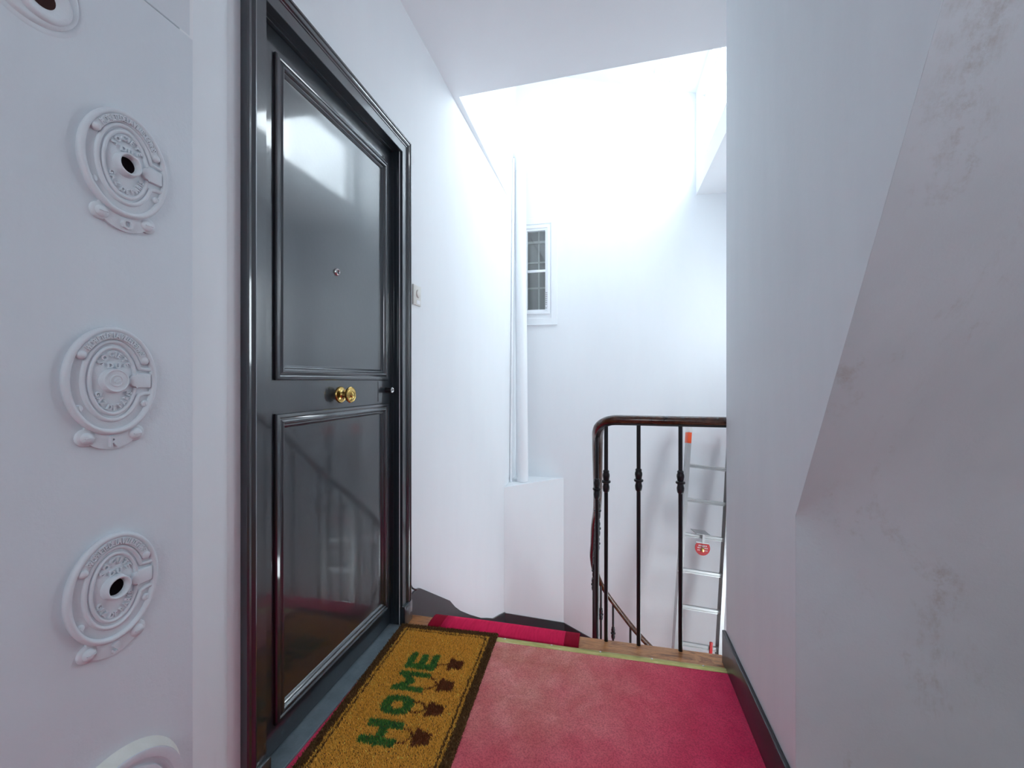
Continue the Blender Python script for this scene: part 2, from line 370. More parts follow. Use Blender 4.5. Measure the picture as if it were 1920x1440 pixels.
# ceilings
bm = bmesh.new()
prism(bm, [(-0.1, -1.8), (2.6, -1.8), (2.6, 2.345), (0.036, 2.462), (0.0005, 4.0), (-0.1, 4.0)], CEIL, CEIL + 0.2, 'z')
struct(link('ceiling', bm, 'ceil'), 'flat white ceiling over the landing')
struct(link('ceiling_right', boxes((1.72, 2.6, 2.3, FY + 0.1, CEIL, CEIL + 0.2)), 'ceil'), 'white soffit at the right of the stairwell')
CW = (2.62, 4.18, 3.00, 3.72)
struct(link('wall_shaft_right', boxes((1.7205, 1.85, 2.3, CW[0], CEIL + 0.19, 4.8), (1.7205, 1.85, CW[1], FY + 0.1, CEIL + 0.19, 4.8), (1.7205, 1.85, CW[0], CW[1], CEIL + 0.19, CW[2]), (1.7205, 1.85, CW[0], CW[1], CW[3], 4.8)), 'wall'))
struct(link('wall_shaft_near', boxes((-0.1, 1.85, 2.24, 2.36, CEIL + 0.19, 4.8)), 'wall'))
def roof_z(x): return 4.126 - 0.281 * (x - 0.559)
bm = bmesh.new()
v = [bm.verts.new((x, y, roof_z(x) + h)) for h in (0, 0.12) for x, y in ((-0.2, 2.2), (1.9, 2.2), (1.9, 4.4), (-0.2, 4.4))]
for q in ((3, 2, 1, 0), (4, 5, 6, 7), (0, 1, 5, 4), (1, 2, 6, 5), (2, 3, 7, 6), (3, 0, 4, 7)): bm.faces.new([v[i] for i in q])
struct(link('ceiling_roof', bm, 'wall'), 'sloping white roof over the stairwell')
w3 = struct(empty('window_3', (1.80, 3.40, 3.36)), 'bright clerestory window high in the stairwell')
link('window_frame', boxes((-0.02, 0.02, -0.78, -0.75, -0.36, 0.36), (-0.02, 0.02, 0.75, 0.78, -0.36, 0.36), (-0.02, 0.02, -0.75, 0.75, -0.36, -0.33), (-0.02, 0.02, -0.75, 0.75, 0.33, 0.36)), 'trimw', w3)
link('pane', boxes((-0.003, 0.003, -0.75, 0.75, -0.33, 0.33)), 'glass', w3)
# floor of the landing with its oak nosing board, floor below
fl = struct(link('floor', boxes((-0.001, RX + 1.2, -1.7, 1.60, -0.16, 0)), 'oak'), 'landing floor')
bm = boxes((-0.001, RX, 1.6005, EDGE, -0.05, 0.0), bevel=0.006, seg=3)
nb = link('nosing_board', bm, 'oak', fl, 40); nb['label'] = 'worn oak nosing board at the top of the stair'
link('nosing_board', boxes((RX, 2.45, 1.83, EDGE, -0.05, 0.0)), 'oak', fl)
link('landing_fascia', boxes((0.0, 2.45, 1.61, EDGE - 0.03, -0.30, -0.052)), 'trimw', fl)
struct(link('floor_below', boxes((-0.1, 2.6, 1.5, 4.4, -2.75, -2.62)), 'oak'))
struct(link('wall_below_landing', boxes((-0.1, 2.6, 1.5, 1.62, -2.62, -0.31)), 'wall'))
# boxed chamfer in the far left corner of the stairwell
bm = bmesh.new(); prism(bm, [(0.0005, 3.755), (0.49, 4.2495), (0.0005, 4.2495)], -2.6, 0.15, 'z')
struct(link('wall_corner_boxing', bm, 'wall'), 'white triangular boxing with a flat ledge in the stairwell corner')
# skirting
bm = boxes((RX - 0.014, RX, 1.185, 1.835, 0.0, 0.128), bevel=0.003)
struct(link('baseboard_right', bm, 'skirt', smooth=40), 'dark skirting along the right wall')
bm = bmesh.new()
top = [(1.852, 0.100), (1.93, 0.096), (1.962, 0.088), (2.15, -0.035), (2.371, -0.18), (2.46, -0.262), (2.554, -0.335), (2.75, -0.465), (3.015, -0.632), (3.20, -0.732), (3.36, -0.822), (3.56, -0.90), (3.765, -0.985)]
prism(bm, top + [(3.765, -1.45), (1.90, -0.45), (1.895, -0.02), (1.852, 0.0)], 0.0, 0.012, 'x')
struct(link('baseboard_stair', bm, 'skirt'), 'dark skirting stepping down beside the red stair runner')
bm = bmesh.new()
V = [bm.verts.new((a + o, b - o, z)) for o in (0.0, 0.009) for a, b, z in ((0.0, 3.757, -0.985), (0.492, 4.249, -1.286), (0.492, 4.249, -1.75), (0.0, 3.757, -1.45))]
for q in ((0, 1, 2, 3), (7, 6, 5, 4), (0, 4, 5, 1), (1, 5, 6, 2), (2, 6, 7, 3), (3, 7, 4, 0)): bm.faces.new([V[i] for i in q])
struct(link('baseboard_corner', bm, 'skirt'))
bm = bmesh.new(); prism(bm, [(0.49, -1.286), (0.75, -1.40), (1.3, -1.72), (1.9, -2.1), (1.9, -2.5), (0.49, -1.8)], FY - 0.012, FY, 'y')
struct(link('baseboard_far', bm, 'skirt'))

# ------------------------------------------------------------------ stairs and runner
OUT = [(0, 1.88), (0, 2.13), (0, 2.39), (0, 2.65), (0, 2.94), (0, 3.24), (0, 3.55), (0.13, 3.885), (0.40, 4.155), (0.70, 4.25), (1.0, 4.25), (1.28, 4.25), (1.56, 4.25), (1.85, 4.25), (2.45, 4.25)]
INN = [(0.87, 1.88), (0.87, 2.13), (0.865, 2.36), (0.86, 2.59), (0.85, 2.81), (0.83, 3.00), (0.82, 3.17), (0.81, 3.31), (0.83, 3.43), (0.90, 3.51), (1.02, 3.54), (1.17, 3.54), (1.36, 3.54), (1.62, 3.54), (2.45, 3.54)]
RISE = 0.17
stair = struct(empty('staircase', (0, EDGE, 0)), 'oak winder stair going down round the well')
off = Vector((0, EDGE, 0))
for i in range(14):
    z = -RISE * (i + 1)
    bm = bmesh.new()
    q = [Vector((*OUT[i], 0)), Vector((*INN[i], 0)), Vector((*INN[i + 1], 0)), Vector((*OUT[i + 1], 0))]
    pts = [q[0], q[1], q[2], q[3]]
    if i == 6: pts = [q[0], q[1], q[2], q[3], Vector((0, 3.755, 0))]
    if i == 8: pts = [q[0], q[1], q[2], q[3], Vector((0.49, 4.245, 0))]
    prism(bm, [(p.x + 0.001, p.y) for p in pts], z - 0.21 , z, 'z')
    for v in bm.verts: v.co -= off
    link('step', bm, 'oak', stair)
# runner: field and two darker borders following the treads
run = tag(empty('stair_runner', (0.46, EDGE, 0)), 'bright crimson stair runner with dark red borders, folding over the landing edge', 'runner')
def runner_strip(f0, f1, lift):
    bm = bmesh.new(); rows = []
    def P(i, f, z, dy=0.0):
        o, n_ = Vector((*OUT[i], 0)), Vector((*INN[i], 0)); p = o.lerp(n_, f); 
        if dy:
            a = Vector((*OUT[i + 1], 0)).lerp(Vector((*INN[i + 1], 0)), f); p = p + (p - a).normalized() * dy
        return Vector((p.x, p.y, z))
    x0, x1 = OUT[0][0] + (INN[0][0]) * f0, INN[0][0] * f1
    nx = 10
    for y, z in ((1.789, 0.0045), (1.797, 0.0105), (1.83, 0.0125), (1.868, 0.011), (1.889, 0.008), (1.8955, 0.0), (1.8955, -0.02)):
        rows.append([Vector((x0 + (x1 - x0) * k / nx, y + 0.004 * math.sin(5 * (x0 + (x1 - x0) * k / nx)), z + (0.002 * math.sin(9 * (x0 + (x1 - x0) * k / nx)) if z > 0.009 else 0))) for k in range(nx + 1)])
    for i in range(0, 13):
        z = -RISE * (i + 1) + lift
        rows.append([P(i, f0 + (f1 - f0) * k / nx, z, -0.012) for k in range(nx + 1)])
        rows.append([P(i + 1, f0 + (f1 - f0) * k / nx, z, 0) for k in range(nx + 1)])
    V = [[bm.verts.new(p - Vector((0.46, EDGE, 0))) for p in r] for r in rows]
    for A_, B_ in zip(V, V[1:]):
        for k in range(nx): bm.faces.new((A_[k], A_[k + 1], B_[k + 1], B_[k]))
    return bm
for nm, f0, f1, mt in (('field', 0.215, 0.85, 'runner'), ('border', 0.145, 0.215, 'runnerdark'), ('border', 0.85, 0.92, 'runnerdark')):
    o = link(nm, runner_strip(f0, f1, 0.008), mt, run, 60)
    sm = o.modifiers.new('thickness', 'SOLIDIFY'); sm.thickness = 0.006; sm.offset = 1.0 if False else 0.0

# ------------------------------------------------------------------ landing carpet, brass strip
bm = bmesh.new()
box(bm, 0.022, RX - 0.014, -1.6, 1.762, 0.0002, 0.008)
tag(link('carpet', bm, 'carpet'), 'faded crimson carpet covering the landing floor', 'carpet')
cs = tag(empty('carpet_strip', (0.68, 1.772, 0)), 'worn brass edging strip screwed along the carpet end', 'edging strip')
bm = bmesh.new()
prism(bm, [(-0.019, 0.0002), (-0.019, 0.0085), (-0.012, 0.0115), (0.004, 0.012), (0.013, 0.008), (0.015, 0.0002)], -0.675, RX - 0.694, 'x')
link('strip', bm, 'strip', cs, 40)
for x in (-0.55, -0.39, -0.19, 0.01, 0.21, 0.41, 0.60):
    bm = bmesh.new(); lathe(bm, [(0, 0.0135), (0.003, 0.0132), (0.0045, 0.0115), (0.0045, 0.010)], 10, 'z', (x, 0.002, 0)); link('screw', bm, 'steel', cs, 60)

# ------------------------------------------------------------------ door
YJ0, YJ1, ZL = 0.987, 1.771, 2.155
dr = struct(empty('door_1', (0, 0, 0), WALLROT), 'charcoal blue gloss panelled front door with brass knob')
bm = bmesh.new()      # casing, mitred, with back band and beads
frame_moulding(bm, 0.915, 1.848, 0.02, 2.226, [(0, -0.002), (0, 0.020), (0.004, 0.0235), (0.010, 0.0235), (0.0125, 0.019), (0.0165, 0.018), (0.020, 0.021), (0.0245, 0.0235), (0.029, 0.022), (0.0315, 0.017), (0.035, 0.0165), (0.0365, 0.0135), (0.0715, 0.0125), (0.073, 0.011), (0.073, -0.05)], True)
link('casing', bm, 'door', dr, 25)
bm = bmesh.new()      # stepped jamb lining behind the casing
frame_moulding(bm, 0.985, 1.774, 0.0, 2.158, [(0, -0.002), (0.0035, -0.002), (0.0035, -0.014), (0.0052, -0.0145), (0.0052, -0.027), (0.0085, -0.0275), (0.0085, -0.06), (0, -0.06)], True)
link('jamb', bm, 'door', dr, 25)
for a in (0.913, 1.772):
    bm = boxes((a, a + 0.078, 0.0, 0.092, -0.001, 0.026), bevel=0.004)
    link('plinth_block', bm, 'door', dr, 40)
# leaf: stiles and rails around two recessed panel fields
LX = -0.040
leaf = link('leaf', boxes((0.989, 1.112, 0.022, 2.148, LX - 0.04, LX), (1.688, 1.764, 0.022, 2.148, LX - 0.04, LX), (1.112, 1.688, 0.022, 0.142, LX - 0.04, LX), (1.112, 1.688, 0.976, 1.158, LX - 0.04, LX), (1.112, 1.688, 2.042, 2.148, LX - 0.04, LX)), 'door', dr)
for z0, z1 in ((0.101, 1.017), (1.117, 2.083)):
    f = link('panel', boxes((1.09, 1.71, z0 + 0.02, z1 - 0.02, LX - 0.03, LX - 0.004)), 'door', leaf)
    bm = bmesh.new()
    frame_moulding(bm, 1.071, 1.7286, z0, z1, [(0, LX - 0.001), (0, LX + 0.007), (0.003, LX + 0.0105), (0.011, LX + 0.012), (0.014, LX + 0.0105), (0.0155, LX + 0.0075), (0.019, LX + 0.0085), (0.024, LX + 0.0125), (0.029, LX + 0.0125), (0.033, LX + 0.008), (0.0345, LX + 0.004), (0.038, LX + 0.0045), (0.043, LX + 0.001), (0.0455, LX - 0.003), (0.047, LX - 0.006)])
    link('panel_moulding', bm, 'door', leaf, 30)
bm = bmesh.new(); box(bm, 1.655, 1.7635, 1.027, 1.112, LX - 0.001, LX + 0.0012); lp = link('lock_plate', bm, 'door', leaf)
# brass knob and rose
rose = empty('door_knob', (1.391, 1.064, LX)); rose.parent = dr
bm = bmesh.new(); lathe(bm, [(0.0, 0), (0.0305, 0.0), (0.0305, 0.003), (0.028, 0.0055), (0.024, 0.0045), (0.021, 0.006), (0.014, 0.008), (0.0105, 0.012), (0.0095, 0.030), (0.0, 0.030)], 32); link('rose', bm, 'brass', rose, 50)
bm = bmesh.new(); lathe(bm, [(0, 0.026), (0.009, 0.026), (0.020, 0.031), (0.0265, 0.036), (0.0295, 0.041), (0.0295, 0.045), (0.0265, 0.0475), (0.0235, 0.0465), (0.021, 0.0475), (0.015, 0.050), (0.0125, 0.0487), (0.0105, 0.0487), (0.0095, 0.0505), (0.006, 0.0535), (0, 0.0545)], 32); link('knob', bm, 'brass', rose, 50)
pe = empty('peephole', (1.376, 1.511, LX - 0.004)); pe.parent = dr
bm = bmesh.new(); lathe(bm, [(0, 0), (0.0145, 0), (0.0145, 0.003), (0.012, 0.0065), (0.0085, 0.0085), (0.007, 0.0075), (0.0065, 0.004), (0, 0.004)], 24); link('bezel', bm, 'chrome', pe, 50)
bm = bmesh.new(); lathe(bm, [(0.0065, 0.004), (0.004, 0.0062), (0, 0.007)], 16); link('lens', bm, mat('lens_glass', (0.03, 0.03, 0.035), 0.05), pe, 60)
lk = empty('lock_cylinder', (1.7225, 1.074, LX)); lk.parent = dr
bm = bmesh.new(); lathe(bm, [(0.0125, 0), (0.0125, 0.030), (0.0, 0.030)], 24); link('cylinder', bm, 'iron', lk, 40)
bm = bmesh.new(); lathe(bm, [(0.0, 0.0302), (0.0055, 0.0302), (0.0065, 0.0315), (0.010, 0.0335), (0.0128, 0.032), (0.0128, 0.028), (0.0115, 0.028)], 24); link('ring', bm, 'chrome', lk, 50)
bm = boxes((-0.0012, 0.0012, -0.005, 0.005, 0.030, 0.0309)); link('keyhole', bm, 'hole', lk)
th = struct(link('threshold', boxes((-0.085, 0.0215, 0.988, 1.770, -0.0005, 0.014), (0.0, 0.0215, 0.905, 1.80, -0.0005, 0.0085), bevel=0.003), 'thresh'), 'blue grey painted threshold under the door')

# door bell, cable
bell = tag(empty('doorbell', (0, 1.938, 1.536), WALLROT), 'small ivory door bell push on the wall beside the door casing', 'doorbell')
link('plate', boxes((-0.040, 0.042, -0.052, 0.046, 0, 0.009), bevel=0.003), 'ivory', bell, 40)
bm = bmesh.new(); lathe(bm, [(0, 0.016), (0.014, 0.016), (0.019, 0.0145), (0.021, 0.009), (0.0215, 0.006)], 24, org=(0.005, 0.006, 0)); link('button', bm, 'ivory', bell, 50)
link('name_slot', boxes((-0.008, 0.03, -0.044, -0.026, 0.008, 0.0102)), 'trimw', bell)
cab = [(0.012, 1.856, 0.30), (0.010, 1.857, 0.2), (0.010, 1.866, 0.145), (0.013, 1.89, 0.118), (0.014, 1.915, 0.104), (0.008, 1.92, 0.098)]
bm = bmesh.new(); sweep(bm, catmull(cab, 5), circ(0.004, 6)); tag(link('cable', bm, 'iron', smooth=80), 'short dark cable dropping behind the skirting beside the door', 'cable')

# ------------------------------------------------------------------ gas plates
def ell(rx, rz, t0, t1, n, h): return [(rx * math.cos(t0 + (t1 - t0) * k / n), rz * math.sin(t0 + (t1 - t0) * k / n), h) for k in range(n + 1)]
def arc_text(bm, text, rx, rz, t_mid, span, size, flip, z0, h, wide=1.0):
    """letters spread along an ellipse; flip = letters along the bottom, tops inward"""
    W = [(glyph(c)[2] + 0.16) if c != ' ' else 0.34 for c in text]; tot = sum(W); acc = 0
    # equal arc length
    N = 200; T = [t_mid + (-span / 2 + span * k / N) for k in range(N + 1)]
    L = [0]
    for k in range(N): L.append(L[-1] + math.hypot(rx * (math.cos(T[k + 1]) - math.cos(T[k])), rz * (math.sin(T[k + 1]) - math.sin(T[k]))))
    for c, w in zip(text, W):
        fr = (acc + w / 2) / tot; acc += w
        if c == ' ': continue
        if not flip: fr = 1 - fr
        s = fr * L[-1]; k = max(i for i in range(N) if L[i] <= s); t = T[k] + (T[k + 1] - T[k]) * ((s - L[k]) / (L[k + 1] - L[k]))
        tx, tz = -rx * math.sin(t), rz * math.cos(t)
        ang = math.atan2(tz, tx) + (0 if flip else PI)
        put_glyph(bm, c, rx * math.cos(t), rz * math.sin(t), ang, size, z0, h, wide)
def dome_screw(bm, x, y, r, h0, h1, ang):
    H = h1 - h0; lathe(bm, [(r, h0), (r, h0 + H * 0.45)] + [(r * math.cos(t), h0 + H * 0.45 + H * 0.55 * math.sin(t)) for t in (0.4, 0.8, 1.15)] + [(0, h1)], 18, 'z', (x, y, 0))
def plate(letter, y, z, closed):
    root = empty('gas_cover_plate', (0.12, y, z), WALLROT); root.scale = (1, 1, 1.2)
    base = 0.004
    bm = bmesh.new()     # cast body: slab, rims, clasp, boss
    lathe(bm, [(1.0, -0.001), (1.0, base * 0.6), (0.96, base), (0.0, base)], 64, sx=0.067, sy=0.0875)
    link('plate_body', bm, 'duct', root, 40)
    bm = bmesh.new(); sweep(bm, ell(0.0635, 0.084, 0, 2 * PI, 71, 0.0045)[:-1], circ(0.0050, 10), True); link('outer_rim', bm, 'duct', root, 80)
    # inner rims, open towards the clasp
    r1 = ell(0.0425, 0.0645, 0.34, 2 * PI - 0.40, 60, base); r1 = [(0.062, 0.0195, base)] + [(0.05, 0.0195, base)] + r1 + [(0.0475, -0.0225, base), (0.06, -0.0225, base)]
    bm = bmesh.new(); sweep(bm, r1, circ(0.0036, 8)); rr = link('inner_rim', bm, 'duct', root, 80)
    r2 = ell(0.0335, 0.0545, 0.20, 2 * PI - 0.22, 60, base)
    bm = bmesh.new(); sweep(bm, r2, circ(0.0032, 8)); link('inner_rim', bm, 'duct', root, 80)
    # clasp tab
    pts = [(0.034 + 0.0115 * math.cos(t), 0.0115 * math.sin(t)) for t in [PI / 2 + PI * k / 12 for k in range(13)]]
    pts += [(0.036, -0.0125), (0.0555, -0.0125), (0.057, -0.011), (0.057, 0.011), (0.0555, 0.0125), (0.036, 0.0125)]
    bm = bmesh.new(); prism(bm, pts, base - 0.001, base + 0.0045)
    bmesh.ops.bevel(bm, geom=[e for e in bm.edges if all(v.co.z > base for v in e.verts)], offset=0.0016, segments=2, affect='EDGES', profile=0.5)
    link('clasp', bm, 'duct', root, 50)
    # banner with raised words
    tb0, tb1 = 0.46, PI - 0.55
    mid = ell(0.0530, 0.0745, tb0, tb1, 40, base)
    bm = bmesh.new(); sweep(bm, mid, [(-0.0068, 0), (-0.0066, 0.0026), (-0.0055, 0.0036), (0.0055, 0.0036), (0.0066, 0.0026), (0.0068, 0)]); bn = link('banner', bm, 'duct', root, 60)
    bm = bmesh.new(); arc_text(bm, 'PROPRIETE DE LA VILLE DE PARIS', 0.0530, 0.0745, (tb0 + tb1) / 2 - 0.01, (tb1 - tb0) - 0.36, 0.0125, False, base + 0.0034, 0.0022, 0.62); link('lettering', bm, 'duct', bn)['kind'] = 'stuff'
    for t in (tb0 + 0.02, tb1 - 0.02):
        bm = bmesh.new(); dome_screw(bm, 0.0530 * math.cos(t), 0.0745 * math.sin(t), 0.0068, base, base + 0.0062, 0); link('rivet', bm, 'duct', bn, 60)
    # words round the boss
    bm = bmesh.new()
    arc_text(bm, 'SOCIETE', 0.0250, 0.0440, PI / 2 - 0.02, 1.95, 0.0118, False, base, 0.0030, 0.9)
    put_glyph(bm, 'D', -0.0045, 0.0252, 0, 0.0115, base, 0.0030); put_glyph(bm, 'U', 0.0058, 0.0252, 0, 0.0115, base, 0.0030)
    arc_text(bm, 'GAZ DE PARIS', 0.0250, 0.0445, -PI / 2, 2.35, 0.0112, True, base, 0.0030, 0.85)
    link('lettering', bm, 'duct', root)['kind'] = 'stuff'
    # boss
    bm = bmesh.new()
    if closed:
        lathe(bm, [(0.0205, base - 0.001), (0.0192, base + 0.007), (0.0182, base + 0.0085), (0.0168, base + 0.0085), (0.0160, base + 0.0076), (0.0100, base + 0.0076), (0.0094, base + 0.0086), (0.0082, base + 0.0086), (0.0076, base + 0.0077), (0.0, base + 0.0078)], 36)
        boss = link('boss_cap', bm, 'duct', root, 40)
        bm = bmesh.new(); put_glyph(bm, 'C', 0, 0, 0.2, 0.012, base + 0.0076, 0.0011); link('lettering', bm, 'duct', boss)
    else:
        lathe(bm, [(0.0205, base - 0.001), (0.0190, base + 0.006), (0.0182, base + 0.0095), (0.0168, base + 0.0105), (0.0150, base + 0.0098), (0.0135, base + 0.003), (0.0128, base + 0.0006)], 36)
        boss = link('boss_ring', bm, 'duct', root, 60)
        bm = bmesh.new(); lathe(bm, [(0.0131, base + 0.0012), (0, base + 0.0010)], 24); link('hole', bm, 'hole', boss)
    # small slotted screws
    for x, yy in ((-0.0475, -0.043), (0.0485, -0.040)):
        bm = bmesh.new(); dome_screw(bm, x, yy, 0.0058, base - 0.0005, base + 0.0036, 0.5); sc = link('screw', bm, 'duct', root, 60)
        bm = bmesh.new(); a = 1.0
        box(bm, x - 0.0045, x + 0.0045, yy - 0.0007, yy + 0.0007, base + 0.0030, base + 0.0042)
        bmesh.ops.rotate(bm, verts=bm.verts[:], cent=(x, yy, 0), matrix=Matrix.Rotation(1.9, 3, 'Z')); link('slot', bm, 'duct', sc)
    # crescent lug with the letter and two domed screws
    n = 28
    outer = [(0.053 * math.cos(t) * 1.0, -0.056 + 0.056 * math.sin(t)) for t in [PI + 0.62 + (PI - 1.24) * k / n for k in range(n + 1)]]
    inner = [(0.060 * math.cos(t), 0.080 * math.sin(t)) for t in [2 * PI - 0.95 - (PI - 1.9) * k / n for k in range(n + 1)]]
    bm = bmesh.new(); prism(bm, outer + inner, -0.001, 0.0038)
    bmesh.ops.bevel(bm, geom=[e for e in bm.edges if all(v.co.z > 0.0036 for v in e.verts)], offset=0.001, segments=2, affect='EDGES', profile=0.5)
    lug = link('lug', bm, 'duct', root, 50)
    bm = bmesh.new(); put_glyph(bm, letter, 0.001, -0.0995, 0, 0.0225, 0.0036, 0.0042); lt = link('lettering', bm, 'duct', lug); lt['label'] = 'raised letter ' + letter
    for x in (-0.035, 0.035):
        bm = bmesh.new(); lathe(bm, [(0.0140, -0.001), (0.0138, 0.0024), (0.0125, 0.0038), (0, 0.0039)], 24, org=(x * 1.03, -0.0895, 0)); link('screw_pad', bm, 'duct', lug, 50)
        bm = bmesh.new(); dome_screw(bm, x, -0.0905, 0.0098, -0.001, 0.0085, 0); sc = link('domed_screw', bm, 'duct', lug, 60)
        bm = boxes((x - 0.006, x + 0.006, -0.0912, -0.0898, 0.0078, 0.0091)); link('slot', bm, 'duct', sc)
    return root
G = 'cast gas covers on the riser panel'
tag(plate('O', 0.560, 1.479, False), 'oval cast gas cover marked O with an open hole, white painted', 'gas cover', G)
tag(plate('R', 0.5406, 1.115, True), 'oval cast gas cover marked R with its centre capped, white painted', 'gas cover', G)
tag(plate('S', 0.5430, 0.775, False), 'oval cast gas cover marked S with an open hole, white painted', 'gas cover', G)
rp = tag(empty('pipe_collar', (0.117, 0.440, 1.684), WALLROT), 'plain round white collar with a hole, cut by the top edge of the photo', 'pipe collar')
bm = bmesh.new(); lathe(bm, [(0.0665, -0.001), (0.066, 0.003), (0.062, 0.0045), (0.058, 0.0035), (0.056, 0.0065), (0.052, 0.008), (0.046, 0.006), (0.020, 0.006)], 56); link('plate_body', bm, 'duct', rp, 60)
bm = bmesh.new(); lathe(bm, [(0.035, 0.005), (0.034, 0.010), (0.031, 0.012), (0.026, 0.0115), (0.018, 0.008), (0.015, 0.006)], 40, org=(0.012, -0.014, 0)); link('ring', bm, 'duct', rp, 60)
bm = bmesh.new(); lathe(bm, [(0.0155, 0.0066), (0.0, 0.0064)], 28, org=(0.012, -0.014, 0)); link('hole', bm, 'rust', rp)
rp = tag(empty('pipe_sleeve', (0.12, 0.540, 0.378), WALLROT), 'thick ringed white pipe sleeve with flaking paint at the bottom of the riser panel', 'pipe sleeve')
bm = bmesh.new(); lathe(bm, [(0.120, -0.001), (0.118, 0.002), (0.111, 0.012), (0.108, 0.020)], 64); link('flaking_edge', bm, 'oldputty', rp, 60)
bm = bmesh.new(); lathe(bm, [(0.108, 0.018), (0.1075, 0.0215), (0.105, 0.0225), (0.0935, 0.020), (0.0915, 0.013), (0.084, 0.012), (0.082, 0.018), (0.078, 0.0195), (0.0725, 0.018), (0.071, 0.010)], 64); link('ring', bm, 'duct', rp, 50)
bm = bmesh.new(); lathe(bm, [(0.0715, 0.012), (0.069, 0.002), (0.0, 0.001)], 48); link('hole', bm, mat('plum_shadow_rubber', (0.20, 0.13, 0.14), 0.8), rp, 40)

# ------------------------------------------------------------------ door mat
MW, ML, MH = 0.445, 0.80, 0.010
MR = PI / 2 + 0.042
mc = Vector((0.2505, 1.3815, 0.0106))
dm = tag(empty('door_mat', mc, (0, -0.0057, MR)), 'tan coir door mat reading HOME with flower pots, brown border', 'door mat')
bm = boxes((-ML / 2 + 0.003, ML / 2 - 0.003, -MW / 2 + 0.003, MW / 2 - 0.003, 0, 0.006), bevel=0.002); link('backing', bm, 'rubber', dm)
def seg_d(px, py, ax, ay, bx, by):
    dx, dy = bx - ax, by - ay; t = max(0, min(1, ((px - ax) * dx + (py - ay) * dy) / (dx * dx + dy * dy + 1e-12)))
    return math.hypot(px - ax - t * dx, py - ay - t * dy)
# text frame: local x = reading direction, local y = towards the door (text up)
LET_C = [(-0.171, 'H'), (-0.057, 'O'), (0.057, 'M'), (0.171, 'E')]
LB, LT = -0.026, 0.082; HW = 0.037; SW = 0.0140
STROKES = {'H': [(-HW + .005, LB, -HW + .005, LT), (HW - .005, LB, HW - .005, LT), (-HW, .027, HW, .027)],
           'O': [], 'M': [(-HW, LB, -HW, LT), (HW, LB, HW, LT), (-HW, LT - .01, 0, .024), (HW, LT - .01, 0, .024)],
           'E': [(-HW + .004, LB, -HW + .004, LT), (-HW, LB + .008, HW - .006, LB + .008), (-HW, .027, HW - .012, .027), (-HW, LT - .008, HW - .006, LT - .008)]}
STEMS = {'H': [(-.030, LB, -.024, -.055), (-.024, -.055, 0, -.075), (.030, LB, .024, -.055), (.024, -.055, 0, -.075)],
         'O': [(-.022, LB, -.022, -.052), (-.022, -.052, 0, -.073), (.022, LB, .022, -.052), (.022, -.052, 0, -.073)],
         'M': [(-.030, LB, -.024, -.050), (-.024, -.050, 0, -.073), (.030, LB, .024, -.050), (.024, -.050, 0, -.073)],
         'E': [(-.012, LB, -.004, -.075)]}
def region(x, y):
    jx, jy = x + random.gauss(0, 0.0013), y + random.gauss(0, 0.0013)
    ex, ey = ML / 2 - abs(jx), MW / 2 - abs(jy); e = min(ex, ey)
    if e < 0.032: return 'border'
    if 0.0405 < e < 0.0465: return 'border_line'
    for i, (cx, ch) in enumerate(LET_C):
        dx = jx - cx
        if abs(dx) > 0.056: continue
        if ch == 'O':
            r = (abs(dx / 0.036) ** 2.8 + abs((jy - 0.028) / 0.046) ** 2.8) ** (1 / 2.8)
            if 0.46 < r < 1.18: return ('letter', i)
        else:
            if jy > LB - .006 and jy < LT + .006:
                for s in STROKES[ch]:
                    if seg_d(dx, jy, *s) < SW * (1.0 if ch != 'M' else 0.85): return ('letter', i)
        if -0.140 < jy < -0.070:
            w = 0.030 - 0.010 * (-0.082 - jy) / 0.055
            if (-0.090 < jy < -0.076 and abs(dx) < 0.034) or (-0.132 < jy <= -0.088 and abs(dx) < w): return ('pot', i)
        for s in STEMS[ch]:
            if seg_d(dx, jy, *s) < 0.0032: return ('stem', i)
    return 'field'
pile = {}
step = 0.0031
nx_, ny_ = int(ML / step), int(MW / step)
for a in range(nx_):
    for b in range(ny_):
        x = -ML / 2 + (a + random.random()) * step; y = -MW / 2 + (b + random.random()) * step
        pile.setdefault(region(x, y), []).append((x, y))
def pile_mesh(pts, h0, h1, wid):
    V, F, T = [], [], []
    for x, y in pts:
        e = min(ML / 2 - abs(x), MW / 2 - abs(y)); h = (h0 + (h1 - h0) * random.random()) * (0.8 + 0.2 * min(1, e / 0.01))
        t = random.random() * 2 * PI; w = wid * (0.7 + 0.6 * random.random()); ln = 0.0032
        lx, ly = random.gauss(0, ln), random.gauss(0, ln); k = len(V)
        for j in range(3): V.append((x + w * math.cos(t + j * 2.094), y + w * math.sin(t + j * 2.094), 0.004))
        V.append((x + lx, y + ly, h)); tt = random.random() ** 0.7
        if random.random() < 0.015: tt = 1.0
        else: tt *= 0.86
        T += [tt] * 4
        F += [(k, k + 1, k + 3), (k + 1, k + 2, k + 3), (k + 2, k, k + 3)]
    me = bpy.data.meshes.new('pile'); me.from_pydata(V, [], F)
    at = me.attributes.new('tint', 'FLOAT', 'POINT'); at.data.foreach_set('value', T); me.update(); return me
def pile_part(name, pts, mt, h0=0.010, h1=0.0145, label=None, stuff=False):
    o = bpy.data.objects.new(name, pile_mesh(pts, h0, h1, 0.0026)); o.data.materials.append(M[mt]); C.objects.link(o); o.parent = dm
    if label: o['label'] = label
    if stuff: o['kind'] = 'stuff'
    return o
pile_part('coir_pile', pile['field'], 'coir', stuff=True)
pile_part('border', pile['border'], 'coirbrown', label='dark brown coir border')
pile_part('border_line', pile['border_line'], 'coirbrown', label='thin brown line inside the border')
